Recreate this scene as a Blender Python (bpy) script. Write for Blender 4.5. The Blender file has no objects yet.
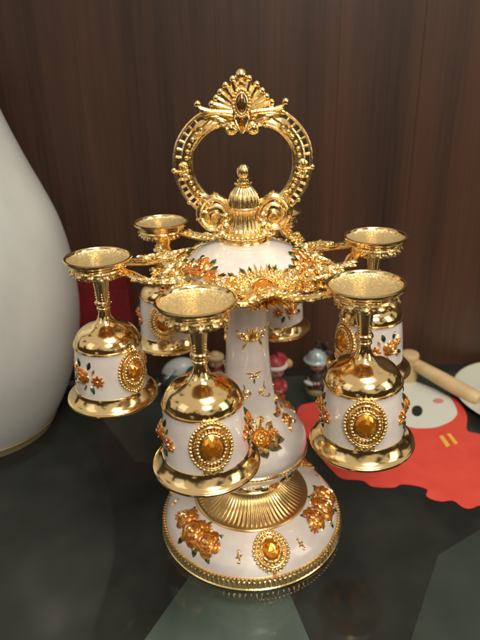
import bpy, math, random
from mathutils import Vector, Matrix
from math import sin, cos, pi, radians, sqrt, atan2, hypot

random.seed(7)
S = 0.01                                   # every shape below is written in centimetres
scene = bpy.context.scene
COL = scene.collection

# ------------------------------------------------------------------ camera, world, lamps, exposure
cd = bpy.data.cameras.new("camera")
cam = bpy.data.objects.new("camera", cd)
COL.objects.link(cam)
cd.sensor_fit = 'VERTICAL'
cd.sensor_height = 36.0
cd.lens = 31.59
cd.clip_start, cd.clip_end = 0.01, 50.0
fw = Vector((-0.0119522, 0.91037284, -0.41361628))
rt = Vector((0.99964199, 0.00097595, -0.02673843))
up = Vector((0.02393827, 0.41378779, 0.91005858))
m = Matrix((rt, up, -fw)).transposed().to_4x4()
m.translation = Vector((0.0, -0.2926944, 0.2802366))
cam.matrix_world = m
cd.dof.use_dof = True
cd.dof.focus_distance = 0.285
cd.dof.aperture_fstop = 12.0
scene.camera = cam

world = bpy.data.worlds.new("World")
scene.world = world
world.use_nodes = True
bg = world.node_tree.nodes["Background"]
# invented room light: noise patches, paler overhead, to vary reflections in the gold
wn = world.node_tree.nodes
wl = world.node_tree.links
wtc = wn.new("ShaderNodeTexCoord")
wsx = wn.new("ShaderNodeSeparateXYZ")
wnz = wn.new("ShaderNodeTexNoise")
wnz.inputs["Scale"].default_value = 2.6
wnz.inputs["Detail"].default_value = 1.5
wad = wn.new("ShaderNodeMath")
wad.operation = 'MULTIPLY_ADD'
wad.inputs[1].default_value = 2.2
wrp = wn.new("ShaderNodeValToRGB")
wrp.color_ramp.interpolation = 'EASE'
wrp.color_ramp.elements[0].position = 0.20
wrp.color_ramp.elements[0].color = (0.045, 0.031, 0.019, 1)
wrp.color_ramp.elements[1].position = 0.46
wrp.color_ramp.elements[1].color = (0.56, 0.49, 0.39, 1)
wof = wn.new("ShaderNodeMath")
wof.operation = 'ADD'
wof.inputs[1].default_value = -1.02
wsc = wn.new("ShaderNodeMath")
wsc.operation = 'MULTIPLY'
wsc.inputs[1].default_value = 0.75
wl.new(wtc.outputs["Generated"], wsx.inputs[0])
wl.new(wtc.outputs["Generated"], wnz.inputs["Vector"])
wl.new(wnz.outputs["Fac"], wad.inputs[0])
wl.new(wsx.outputs["Z"], wsc.inputs[0])
wl.new(wsc.outputs[0], wad.inputs[2])
wl.new(wad.outputs[0], wof.inputs[0])
wl.new(wof.outputs[0], wrp.inputs[0])
wl.new(wrp.outputs[0], bg.inputs[0])
bg.inputs[1].default_value = 1.0



def area(name, loc, target, sx, sy, power, color, spread=180):
    ld = bpy.data.lights.new(name, 'AREA')
    ld.shape = 'RECTANGLE'
    ld.size, ld.size_y = sx, sy
    ld.energy = power
    ld.color = color
    ld.spread = math.radians(spread)
    o = bpy.data.objects.new(name, ld)
    COL.objects.link(o)
    o.location = loc
    d = Vector(target) - Vector(loc)
    o.rotation_euler = d.to_track_quat('-Z', 'Y').to_euler()
    return o


area("ceiling_lamp", (0.14, -0.26, 1.00), (0.02, -0.10, 0.02), 0.32, 0.32, 1.7, (1.0, 0.91, 0.78), 110)
area("front_lamp", (0.18, -0.72, 0.76), (0.02, -0.06, 0.06), 0.26, 0.26, 1.35, (1.0, 0.92, 0.80), 110)
area("left_fill", (-0.75, -0.50, 0.55), (-0.05, -0.08, 0.08), 0.36, 0.60, 0.42, (0.95, 0.97, 1.0))  # added cool fill from the left, no real lamp
area("right_fill", (0.80, -0.40, 0.50), (0.03, -0.02, 0.10), 0.28, 0.55, 1.4, (1.0, 0.90, 0.76))  # added low fill from the right for a warm sheen

scene.view_settings.view_transform = 'Standard'
scene.view_settings.look = 'None'
scene.view_settings.gamma = 1.0
scene.view_settings.exposure = 0.0
scene.cycles.max_bounces = 10
scene.cycles.glossy_bounces = 6
scene.cycles.transmission_bounces = 6
scene.cycles.sample_clamp_indirect = 6.0

# ------------------------------------------------------------------ materials


def mat(name, base, metallic=0.0, rough=0.4, coat=0.0, coat_rough=0.05, spec=0.5, **kw):
    mt = bpy.data.materials.new(name)
    mt.use_nodes = True
    b = mt.node_tree.nodes["Principled BSDF"]
    b.inputs["Base Color"].default_value = (*base, 1)
    b.inputs["Metallic"].default_value = metallic
    b.inputs["Roughness"].default_value = rough
    b.inputs["Coat Weight"].default_value = coat
    b.inputs["Coat Roughness"].default_value = coat_rough
    b.inputs["Specular IOR Level"].default_value = spec
    for k, v in kw.items():
        b.inputs[k.replace("_", " ")].default_value = v
    return mt


def nodes(mt):
    nt = mt.node_tree
    return nt, nt.nodes["Principled BSDF"]


def noise_color(mt, c1, c2, scale, detail=4, stretch=(1, 1, 1), lo=0.35, hi=0.65, distort=0.0):
    nt, b = nodes(mt)
    tc = nt.nodes.new("ShaderNodeTexCoord")
    mp = nt.nodes.new("ShaderNodeMapping")
    mp.inputs["Scale"].default_value = stretch
    nz = nt.nodes.new("ShaderNodeTexNoise")
    nz.inputs["Scale"].default_value = scale
    nz.inputs["Detail"].default_value = detail
    nz.inputs["Distortion"].default_value = distort
    rp = nt.nodes.new("ShaderNodeValToRGB")
    rp.color_ramp.elements[0].position = lo
    rp.color_ramp.elements[1].position = hi
    rp.color_ramp.elements[0].color = (*c1, 1)
    rp.color_ramp.elements[1].color = (*c2, 1)
    nt.links.new(tc.outputs["Object"], mp.inputs[0])
    nt.links.new(mp.outputs[0], nz.inputs["Vector"])
    nt.links.new(nz.outputs["Fac"], rp.inputs[0])
    nt.links.new(rp.outputs[0], b.inputs["Base Color"])
    return mp, nz


def noise_bump(mt, scale, strength, dist, detail=3, stretch=(1, 1, 1)):
    nt, b = nodes(mt)
    tc = nt.nodes.new("ShaderNodeTexCoord")
    mp = nt.nodes.new("ShaderNodeMapping")
    mp.inputs["Scale"].default_value = stretch
    nz = nt.nodes.new("ShaderNodeTexNoise")
    nz.inputs["Scale"].default_value = scale
    nz.inputs["Detail"].default_value = detail
    bp = nt.nodes.new("ShaderNodeBump")
    bp.inputs["Strength"].default_value = strength
    bp.inputs["Distance"].default_value = dist
    nt.links.new(tc.outputs["Object"], mp.inputs[0])
    nt.links.new(mp.outputs[0], nz.inputs["Vector"])
    nt.links.new(nz.outputs["Fac"], bp.inputs["Height"])
    nt.links.new(bp.outputs[0], b.inputs["Normal"])


def noise_rough(mt, scale, lo, hi):
    nt, b = nodes(mt)
    tc = nt.nodes.new("ShaderNodeTexCoord")
    nz = nt.nodes.new("ShaderNodeTexNoise")
    nz.inputs["Scale"].default_value = scale
    nz.inputs["Detail"].default_value = 5
    mr = nt.nodes.new("ShaderNodeMapRange")
    mr.inputs["From Min"].default_value = 0.3
    mr.inputs["From Max"].default_value = 0.7
    mr.inputs["To Min"].default_value = lo
    mr.inputs["To Max"].default_value = hi
    nt.links.new(tc.outputs["Object"], nz.inputs["Vector"])
    nt.links.new(nz.outputs["Fac"], mr.inputs["Value"])
    nt.links.new(mr.outputs[0], b.inputs["Roughness"])


GOLD = mat("polished_gold", (0.95, 0.71, 0.35), 1.0, 0.12)
noise_rough(GOLD, 130, 0.07, 0.17)
noise_bump(GOLD, 160, 0.10, 0.0006)
RELIEF = mat("cast_gold", (0.96, 0.72, 0.34), 1.0, 0.2)
noise_rough(RELIEF, 300, 0.13, 0.30)
noise_bump(RELIEF, 900, 0.35, 0.0003)
SATIN = mat("satin_gold", (0.86, 0.60, 0.26), 1.0, 0.24)
noise_bump(SATIN, 500, 0.12, 0.0003)
SPARK = mat("sparkle_gold", (1.0, 0.80, 0.42), 0.75, 0.30)
nt, b = nodes(SPARK)
tc = nt.nodes.new("ShaderNodeTexCoord")
vo = nt.nodes.new("ShaderNodeTexVoronoi")
vo.inputs["Scale"].default_value = 2000
ge = nt.nodes.new("ShaderNodeNewGeometry")
v1 = nt.nodes.new("ShaderNodeVectorMath")
v1.operation = 'SUBTRACT'
v1.inputs[1].default_value = (0.5, 0.5, 0.5)
v2 = nt.nodes.new("ShaderNodeVectorMath")
v2.operation = 'MULTIPLY_ADD'
v2.inputs[1].default_value = (0.65, 0.65, 0.65)
v3 = nt.nodes.new("ShaderNodeVectorMath")
v3.operation = 'NORMALIZE'
nt.links.new(tc.outputs["Object"], vo.inputs["Vector"])
nt.links.new(vo.outputs["Color"], v1.inputs[0])
nt.links.new(v1.outputs[0], v2.inputs[0])
nt.links.new(ge.outputs["Normal"], v2.inputs[2])
nt.links.new(v2.outputs[0], v3.inputs[0])
nt.links.new(v3.outputs[0], b.inputs["Normal"])
ENAMEL = mat("white_enamel", (0.74, 0.67, 0.67), 0.0, 0.25, coat=1.0, coat_rough=0.04)
noise_color(ENAMEL, (0.73, 0.645, 0.62), (0.82, 0.775, 0.73), 60, 6)
noise_bump(ENAMEL, 150, 0.30, 0.0008)
AMBER = mat("amber_enamel", (0.52, 0.13, 0.012), 0.55, 0.2, coat=0.8)
noise_color(AMBER, (0.50, 0.105, 0.008), (0.88, 0.35, 0.03), 190, 2)
GEM = mat("amber_crystal", (0.86, 0.31, 0.015), 0.75, 0.10, coat=1.0, coat_rough=0.02)
DARKGEM = mat("bronze_crystal", (0.30, 0.15, 0.05), 0.8, 0.06, coat=1.0, coat_rough=0.02)
GREEN = mat("green_enamel", (0.012, 0.05, 0.018), 0.3, 0.2, coat=0.8)
noise_color(GREEN, (0.008, 0.03, 0.012), (0.05, 0.11, 0.02), 350, 1)
PORCELAIN = mat("porcelain", (0.56, 0.60, 0.58), 0.0, 0.36, coat=0.25, coat_rough=0.3)
noise_color(PORCELAIN, (0.52, 0.555, 0.545), (0.68, 0.70, 0.68), 11, 6, (1, 1, 0.6), 0.38, 0.58)  # cloudy grey blotches painted in to imitate reflections on the glaze
noise_bump(PORCELAIN, 40, 0.12, 0.002, 4)
PALEGOLD = mat("worn_gilding", (0.52, 0.43, 0.24), 0.6, 0.4)
noise_rough(PALEGOLD, 200, 0.3, 0.5)

# ------------------------------------------------------------------ mesh builder


class MB:
    def __init__(self, fn=None):
        self.V, self.F, self.M, self.fn, self.mi = [], [], [], fn, 0

    def add(self, verts, faces):
        o = len(self.V)
        if self.fn:
            self.V.extend(self.fn(*v) for v in verts)
        else:
            self.V.extend(tuple(v) for v in verts)
        for f in faces:
            self.F.append(tuple(i + o for i in f))
            self.M.append(self.mi)

    def lathe(self, prof, seg=64, mod=None, c=(0, 0, 0)):
        vs, fs, rings = [], [], []
        for i, (r, z) in enumerate(prof):
            if r < 1e-6:
                rings.append([len(vs)] * seg)
                vs.append((c[0], c[1], c[2] + z))
            else:
                ring = []
                for k in range(seg):
                    a = 2 * pi * k / seg
                    rr = r * (mod(a, i) if mod else 1.0)
                    ring.append(len(vs))
                    vs.append((c[0] + rr * cos(a), c[1] + rr * sin(a), c[2] + z))
                rings.append(ring)
        for i in range(len(rings) - 1):
            A, B = rings[i], rings[i + 1]
            for k in range(seg):
                q = (A[k], A[(k + 1) % seg], B[(k + 1) % seg], B[k])
                q = tuple(dict.fromkeys(q))
                if len(q) > 2:
                    fs.append(q)
        self.add(vs, fs)

    def ell(self, c, r, R=None, nu=10, nv=6):
        vs, fs = [], []
        R = R or Matrix.Identity(3)
        c = Vector(c)
        vs.append(c + R @ Vector((0, 0, r[2])))
        for j in range(1, nv):
            t = pi * j / nv
            for k in range(nu):
                a = 2 * pi * k / nu
                vs.append(c + R @ Vector((r[0] * sin(t) * cos(a), r[1] * sin(t) * sin(a), r[2] * cos(t))))
        vs.append(c + R @ Vector((0, 0, -r[2])))
        for k in range(nu):
            fs.append((0, 1 + k, 1 + (k + 1) % nu))
        for j in range(nv - 2):
            for k in range(nu):
                a, b = 1 + j * nu + k, 1 + j * nu + (k + 1) % nu
                fs.append((a, a + nu, b + nu, b))
        last = len(vs) - 1
        for k in range(nu):
            fs.append((last, 1 + (nv - 2) * nu + (k + 1) % nu, 1 + (nv - 2) * nu + k))
        self.add(vs, fs)

    def ball(self, c, r, nu=8, nv=6):
        self.ell(c, (r, r, r), None, nu, nv)

    def tube(self, pts, rad, seg=8, closed=False):
        pts = [Vector(p) for p in pts]
        n = len(pts)
        if not hasattr(rad, '__len__'):
            rad = [rad] * n
        vs, fs = [], []
        nrm = None
        for i in range(n):
            if closed:
                t = pts[(i + 1) % n] - pts[i - 1]
            else:
                t = pts[min(i + 1, n - 1)] - pts[max(i - 1, 0)]
            t.normalize()
            if nrm is None:
                ref = Vector((0, 0, 1)) if abs(t.z) < 0.8 else Vector((0, 1, 0))
                nrm = (ref - t * ref.dot(t)).normalized()
            else:
                nrm = (nrm - t * nrm.dot(t)).normalized()
            b = t.cross(nrm)
            for k in range(seg):
                a = 2 * pi * k / seg
                vs.append(pts[i] + (nrm * cos(a) + b * sin(a)) * rad[i])
        for i in range(n if closed else n - 1):
            j = (i + 1) % n
            for k in range(seg):
                l = (k + 1) % seg
                fs.append((i * seg + k, i * seg + l, j * seg + l, j * seg + k))
        if not closed:
            fs.append(tuple(range(seg))[::-1])
            fs.append(tuple((n - 1) * seg + k for k in range(seg)))
        self.add(vs, fs)

    def prism(self, outline, z0, z1):
        n = len(outline)
        vs = [(x, y, z0) for x, y in outline] + [(x, y, z1) for x, y in outline]
        fs = [tuple(range(n))[::-1], tuple(range(n, 2 * n))]
        fs += [(k, (k + 1) % n, n + (k + 1) % n, n + k) for k in range(n)]
        self.add(vs, fs)

    def box(self, a, b):
        x0, y0, z0 = a
        x1, y1, z1 = b
        self.prism([(x0, y0), (x1, y0), (x1, y1), (x0, y1)], z0, z1)

    # ---- ornaments, in (u right, v up, w out of the surface)
    def leaf(self, c, ang, L, W, h=0.1, w0=0.0, curl=0.0, n=7):
        """pointed leaf with a keel along its middle, rising from c in direction ang"""
        d, e = Vector((cos(ang), sin(ang))), Vector((-sin(ang), cos(ang)))
        vs, fs = [], []
        xs = (-1, -0.5, 0, 0.5, 1)
        for i in range(n + 1):
            t = i / n
            wd = W * 0.5 * (sin(pi * min(1, t * 0.93 + 0.05)) ** 0.8) * (1 - 0.25 * t)
            for x in xs:
                p = Vector(c[:2]) + d * (L * t) + e * (wd * x)
                w = w0 + h * (1 - 0.85 * abs(x)) * sin(pi * min(1, 0.15 + 0.75 * t)) + curl * t * t
                vs.append((p.x, p.y, w))
            for x in xs:
                p = Vector(c[:2]) + d * (L * t) + e * (wd * x)
                vs.append((p.x, p.y, w0 - 0.04 + curl * t * t))
        for i in range(n):
            a, b = i * 10, (i + 1) * 10
            for k in range(4):
                fs.append((a + k, b + k, b + k + 1, a + k + 1))
                fs.append((a + 5 + k, a + 6 + k, b + 6 + k, b + 5 + k))
            fs.append((a, a + 5, b + 5, b))
            fs.append((a + 4, b + 4, b + 9, a + 9))
        self.add(vs, fs)

    def scroll(self, c, a0, r0, turns, rad, w0=0.0, seg=6, n=22):
        pts, rr = [], []
        for i in range(n + 1):
            t = i / n
            r = r0 * (1 - 0.8 * t)
            a = a0 + turns * 2 * pi * t
            pts.append((c[0] + r * cos(a), c[1] + r * sin(a), w0 + 0.25 * rad))
            rr.append(rad * (0.75 + 0.35 * sin(pi * t)))
        self.tube(pts, rr, seg)
        self.ball((pts[-1][0], pts[-1][1], w0 + rad * 0.6), rad * 1.35, 6, 4)

    def oval(self, c, ru, rv, rad, w0, n=40, seg=6):
        self.tube([(c[0] + ru * cos(2 * pi * k / n), c[1] + rv * sin(2 * pi * k / n), w0) for k in range(n)], rad, seg, True)

    def beads(self, c, ru, rv, n, rad, w0, nu=6, nv=4):
        for k in range(n):
            a = 2 * pi * k / n
            self.ball((c[0] + ru * cos(a), c[1] + rv * sin(a), w0), rad, nu, nv)

    def rose(self, c, R, a0=0.0, w0=0.0, amber=0, gold=1, petals=5):
        """embossed rose: cupped petals in three rings round a rolled heart, gilt petal edges"""
        self.mi = amber
        for ring, (rf, sz, hgt, tilt) in enumerate(((0.62, 0.47, 0.16, 0.25), (0.36, 0.36, 0.30, 0.5))):
            for k in range(petals):
                a = a0 + 2 * pi * (k + 0.5 * ring) / petals
                M = Matrix.Rotation(a, 3, 'Z') @ Matrix.Rotation(tilt, 3, 'Y')
                self.ell((c[0] + R * rf * cos(a), c[1] + R * rf * sin(a), w0 + R * hgt),
                         (R * sz * 0.85, R * sz, R * 0.17), M, 8, 5)
        self.ell((c[0], c[1], w0 + R * 0.36), (R * 0.26, R * 0.26, R * 0.2), None, 8, 5)
        self.mi = gold
        for ring, (rf, hgt, span) in enumerate(((0.98, 0.13, 0.50), (0.60, 0.40, 0.55))):
            for k in range(petals):
                a = a0 + 2 * pi * (k + 0.5 * ring) / petals
                pts = []
                for i in range(6):
                    t = -1 + 2 * i / 5
                    rr = R * rf * (1 - 0.13 * t * t)
                    pts.append((c[0] + rr * cos(a + t * span), c[1] + rr * sin(a + t * span), w0 + R * (hgt - 0.06 * t * t)))
                self.tube(pts, R * 0.055, 4)
        self.scroll(c, a0, R * 0.24, 1.4, R * 0.055, w0 + R * 0.52, 4, 12)
        self.mi = amber

    def daisy(self, c, R, n=8, w0=0.0, amber=0, gold=1):
        self.mi = amber
        for k in range(n):
            a = 2 * pi * k / n
            M = Matrix.Rotation(a, 3, 'Z')
            self.ell((c[0] + R * 0.6 * cos(a), c[1] + R * 0.6 * sin(a), w0 + R * 0.12), (R * 0.42, R * 0.2, R * 0.2), M, 8, 4)
        self.mi = gold
        self.ball((c[0], c[1], w0 + R * 0.2), R * 0.24, 8, 5)
        for k in range(n):
            a = 2 * pi * (k + .5) / n
            self.ball((c[0] + R * 0.55 * cos(a), c[1] + R * 0.55 * sin(a), w0 + R * 0.12), R * 0.09, 5, 4)
        self.mi = amber

    def gem(self, c, ru, rv, h, w0, n=12):
        vs, fs = [], []
        for (sc, w, off) in ((1.0, 0.0, 0), (1.0, h * 0.25, 0), (0.74, h * 0.72, 0.5), (0.40, h, 0)):
            for k in range(n):
                a = 2 * pi * (k + off) / n
                vs.append((c[0] + ru * sc * cos(a), c[1] + rv * sc * sin(a), w0 + w))
        for i in range(3):
            for k in range(n):
                l = (k + 1) % n
                if i == 0:
                    fs.append((k, l, n + l, n + k))
                elif i == 1:
                    fs.append((n + k, n + l, 2 * n + k))
                    fs.append((n + l, 2 * n + l, 2 * n + k))
                else:
                    fs.append((2 * n + k, 2 * n + l, 3 * n + l))
                    fs.append((2 * n + k, 3 * n + l, 3 * n + k))
        fs.append(tuple(3 * n + k for k in range(n)))
        self.add(vs, fs)

    def build(self, name, mats, parent=None, sharp=40, smooth=True, loc=None):
        me = bpy.data.meshes.new(name)
        me.from_pydata([(v[0] * S, v[1] * S, v[2] * S) for v in self.V], [], self.F)
        if not isinstance(mats, (list, tuple)):
            mats = [mats]
        for mt in mats:
            me.materials.append(mt)
        me.polygons.foreach_set("material_index", [min(i, len(mats) - 1) for i in self.M])
        me.polygons.foreach_set("use_smooth", [smooth] * len(self.F))
        me.update()
        if smooth and sharp:
            me.set_sharp_from_angle(angle=radians(sharp))
        o = bpy.data.objects.new(name, me)
        COL.objects.link(o)
        if parent:
            o.parent = parent
        if loc:
            o.location = [q * S for q in loc]
        return o


def smooth_curve(pts, n=6):
    """Catmull-Rom through 2-D or 3-D points"""
    P = [Vector(p) for p in pts]
    out = []
    for i in range(len(P) - 1):
        p0, p1, p2, p3 = P[max(i - 1, 0)], P[i], P[i + 1], P[min(i + 2, len(P) - 1)]
        for k in range(n):
            t = k / n
            out.append(0.5 * ((2 * p1) + (p2 - p0) * t + (2 * p0 - 5 * p1 + 4 * p2 - p3) * t * t + (3 * p1 - p0 - 3 * p2 + p3) * t ** 3))
    out.append(P[-1])
    return [tuple(q) for q in out]


def wrap(prof, phi, z=None, r=None):
    """maps ornament coordinates (u, v, w) onto a turned profile, centred at azimuth phi and height z (or radius r)"""
    P = [Vector(q) for q in prof]
    s = [0.0]
    for i in range(1, len(P)):
        s.append(s[-1] + (P[i] - P[i - 1]).length)
    if z is not None:
        k = min(range(len(P)), key=lambda i: abs(P[i].y - z))
    else:
        k = min(range(len(P)), key=lambda i: abs(P[i].x - r))
    sc, rc = s[k], P[k].x

    def nrm(i):
        a, b = P[max(i - 1, 0)], P[min(i + 1, len(P) - 1)]
        d = b - a
        return Vector((d.y, -d.x)).normalized()
    N = [nrm(i) for i in range(len(P))]

    def fn(u, v, w):
        q = sc + v
        if q <= 0:
            p, n = P[0] + (P[1] - P[0]).normalized() * q, N[0]
        elif q >= s[-1]:
            p, n = P[-1] + (P[-1] - P[-2]).normalized() * (q - s[-1]), N[-1]
        else:
            i = 0
            lo, hi = 0, len(s) - 1
            while hi - lo > 1:
                mid = (lo + hi) // 2
                if s[mid] <= q:
                    lo = mid
                else:
                    hi = mid
            t = (q - s[lo]) / max(1e-9, s[hi] - s[lo])
            p = P[lo].lerp(P[hi], t)
            n = N[lo].lerp(N[hi], t)
            n.normalize()
        a = phi + u / max(rc, 0.3)
        rr = p.x + w * n.x
        return (rr * cos(a), rr * sin(a), p.y + w * n.y)
    return fn


def tag(o, label=None, cat=None, group=None, kind=None):
    if label:
        o["label"] = label
    if cat:
        o["category"] = cat
    if group:
        o["group"] = group
    if kind:
        o["kind"] = kind
    return o


def thing(name, label, cat, loc=(0, 0, 0), group=None):
    o = bpy.data.objects.new(name, None)
    COL.objects.link(o)
    o.empty_display_size = 0.01
    o.location = [q * S for q in loc]
    return tag(o, label, cat, group)


# ------------------------------------------------------------------ the setting: shelf and back wall
WOOD = mat("dark_walnut_veneer", (0.06, 0.03, 0.02), 0.0, 0.45)
nt, b = nodes(WOOD)
tc = nt.nodes.new("ShaderNodeTexCoord")
mp = nt.nodes.new("ShaderNodeMapping")
mp.inputs["Scale"].default_value = (1, 1, 0.028)
n1 = nt.nodes.new("ShaderNodeTexNoise")
n1.inputs["Scale"].default_value = 380
n1.inputs["Detail"].default_value = 6
n2 = nt.nodes.new("ShaderNodeTexNoise")
n2.inputs["Scale"].default_value = 26
n2.inputs["Detail"].default_value = 2
mx = nt.nodes.new("ShaderNodeMath")
mx.operation = 'MULTIPLY_ADD'
mx.inputs[1].default_value = 0.45
rp = nt.nodes.new("ShaderNodeValToRGB")
rp.color_ramp.elements[0].position = 0.45
rp.color_ramp.elements[1].position = 0.95
rp.color_ramp.elements[0].color = (0.018, 0.0086, 0.0053, 1)
rp.color_ramp.elements[1].color = (0.076, 0.034, 0.0175, 1)
nt.links.new(tc.outputs["Object"], mp.inputs[0])
nt.links.new(mp.outputs[0], n1.inputs["Vector"])
nt.links.new(mp.outputs[0], n2.inputs["Vector"])
nt.links.new(n1.outputs["Fac"], mx.inputs[0])
nt.links.new(n2.outputs["Fac"], mx.inputs[2])
nt.links.new(mx.outputs[0], rp.inputs[0])
nt.links.new(rp.outputs[0], b.inputs["Base Color"])
bp = nt.nodes.new("ShaderNodeBump")
bp.inputs["Strength"].default_value = 0.15
bp.inputs["Distance"].default_value = 0.0005
nt.links.new(n1.outputs["Fac"], bp.inputs["Height"])
nt.links.new(bp.outputs[0], b.inputs["Normal"])

mb = MB()
joints = [-60, -16.2, 7.9, 14.55, 38.0, 60]
for i in range(len(joints) - 1):                       # veneer boards, with a fine groove at each joint
    a, c = joints[i], joints[i + 1]
    g = 0.014
    mb.add([(a + g, 20.5, -1), (c - g, 20.5, -1), (c - g, 20.5, 55), (a + g, 20.5, 55)], [(0, 1, 2, 3)])
    mb.add([(c - g, 20.5, -1), (c, 20.525, -1), (c, 20.525, 55), (c - g, 20.5, 55)], [(0, 1, 2, 3)])
    mb.add([(c, 20.525, -1), (c + g, 20.5, -1), (c + g, 20.5, 55), (c, 20.525, 55)], [(0, 1, 2, 3)])
mb.add([(-60, 22, -1), (60, 22, -1), (60, 22, 55), (-60, 22, 55)], [(3, 2, 1, 0)])
tag(mb.build("wall", WOOD, smooth=False), kind="structure")

BOARD = mat("dark_shelf_board", (0.030, 0.031, 0.028), 0.0, 0.6)
noise_color(BOARD, (0.020, 0.020, 0.018), (0.045, 0.043, 0.036), 60, 5, (1, 0.2, 1))
mb = MB()
mb.box((-60, -26, -4), (60, 20.4, -1.4))
tag(mb.build("shelf_board", BOARD, smooth=False), kind="structure")

GLASS = bpy.data.materials.new("grey_tinted_glass")
GLASS.use_nodes = True
nt = GLASS.node_tree
for n in list(nt.nodes):
    nt.nodes.remove(n)
out = nt.nodes.new("ShaderNodeOutputMaterial")
tr = nt.nodes.new("ShaderNodeBsdfTransparent")
tr.inputs[0].default_value = (0.50, 0.54, 0.51, 1)
gl = nt.nodes.new("ShaderNodeBsdfGlossy")
gl.inputs["Roughness"].default_value = 0.06
df = nt.nodes.new("ShaderNodeBsdfDiffuse")               # dust film
df.inputs[0].default_value = (0.20, 0.225, 0.205, 1)
fr = nt.nodes.new("ShaderNodeFresnel")
fr.inputs[0].default_value = 1.52
dz = nt.nodes.new("ShaderNodeTexNoise")
dz.inputs["Scale"].default_value = 35
dz.inputs["Detail"].default_value = 8
tc = nt.nodes.new("ShaderNodeTexCoord")
mr = nt.nodes.new("ShaderNodeMapRange")
mr.inputs["From Min"].default_value = 0.35
mr.inputs["From Max"].default_value = 0.75
mr.inputs["To Min"].default_value = 0.06
mr.inputs["To Max"].default_value = 0.12
m1 = nt.nodes.new("ShaderNodeMixShader")
m2 = nt.nodes.new("ShaderNodeMixShader")
nt.links.new(tc.outputs["Object"], dz.inputs["Vector"])
nt.links.new(dz.outputs["Fac"], mr.inputs["Value"])
nt.links.new(mr.outputs[0], m1.inputs[0])
nt.links.new(tr.outputs[0], m1.inputs[1])
nt.links.new(df.outputs[0], m1.inputs[2])
nt.links.new(fr.outputs[0], m2.inputs[0])
nt.links.new(m1.outputs[0], m2.inputs[1])
nt.links.new(gl.outputs[0], m2.inputs[2])
nt.links.new(m2.outputs[0], out.inputs[0])
mb = MB()
mb.add([(-60, -26, 0), (60, -26, 0), (60, 20.45, 0), (-60, 20.45, 0)], [(0, 1, 2, 3)])
tag(mb.build("glass_shelf_top", GLASS, smooth=False), kind="structure")

PATCH = mat("pale_teal_patch", (0.34, 0.47, 0.45), 0.0, 0.7)
noise_color(PATCH, (0.36, 0.49, 0.47), (0.62, 0.74, 0.72), 30, 6, (1, 0.25, 1))
for outline, col, lab in (  # flat patches added under the glass, standing in for its pale areas
        ([(-8.6, -12.6), (-4.0, -3.6), (0.0, -1.8), (2.0, -4.2), (3.2, -8.5), (3.6, -13.5)], PATCH, "pale teal patch added under the glass in front of the stand's base"),
        ([(6.8, -11.5), (12.1, -2.3), (21.0, 3.0), (26.0, -9.0)], None, "dim grey patch added under the glass in the front right corner"),
        ([(-9.4, 7.8), (0.0, 6.6), (12.0, 5.6), (27.0, 4.6), (27.0, 20.3), (-17.5, 20.3)], None, "dim grey green patch added under the glass below the figurines and the red card")):
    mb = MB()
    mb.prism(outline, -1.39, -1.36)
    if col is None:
        col = mat("grey_patch", (0.10, 0.115, 0.108), 0.0, 0.7)
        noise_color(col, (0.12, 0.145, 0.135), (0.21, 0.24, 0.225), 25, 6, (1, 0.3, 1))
    tag(mb.build("added_patch", col, smooth=False), lab, "paper")

# ------------------------------------------------------------------ the goblet stand
STAND = thing("goblet_stand", "ornate white enamel and gold stand with a ring handle on top carrying six goblets", "goblet stand")
J0 = radians(-77.0)                                    # azimuth of the jewel facing the camera


def beaded_rim():
    mb = MB()
    mb.lathe([(5.2, 0.0), (5.9, 0.0), (6.0, 0.06), (6.02, 0.14), (5.96, 0.2)], 144)
    mb.lathe([(5.96, 0.2), (5.97, 0.24), (5.9, 0.62), (5.86, 0.66)], 480,
             lambda a, i: 1 + (0.008 * sin(120 * a) if i in (1, 2) else 0))
    mb.lathe([(5.86, 0.66), (5.86, 0.72), (5.78, 0.82), (5.68, 0.82)], 144)
    for k in range(150):
        a = 2 * pi * k / 150
        mb.ball((5.87 * cos(a), 5.87 * sin(a), 0.74), 0.105, 6, 4)
    return mb


FP = smooth_curve([(5.74, 0.78), (5.70, 1.02), (5.48, 1.42), (5.02, 1.84), (4.45, 2.14), (3.9, 2.30), (3.6, 2.34)])
mb = MB()
mb.lathe(FP, 128)
foot = mb.build("base", ENAMEL, STAND)
beaded_rim().build("base_rim", RELIEF, foot)

# fluted gold collar
mb = MB()
cp = [(3.72, 2.28), (3.76, 2.35), (3.72, 2.42), (3.62, 2.45), (3.56, 2.46)] + smooth_curve([(3.48, 2.48), (3.0, 2.66), (2.5, 2.93), (2.05, 3.30), (1.9, 3.6)], 3) + [(1.88, 4.3)]
mb.lathe(cp, 432, lambda a, i: 1 + (0.016 * cos(72 * a) if 6 <= i <= 16 else 0))
mb.lathe([(1.85, 4.2), (2.3, 4.25), (2.7, 4.42), (2.92, 4.52), (2.96, 4.6), (2.9, 4.66)], 96)
mb.build("collar", SATIN, STAND, sharp=60)

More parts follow.
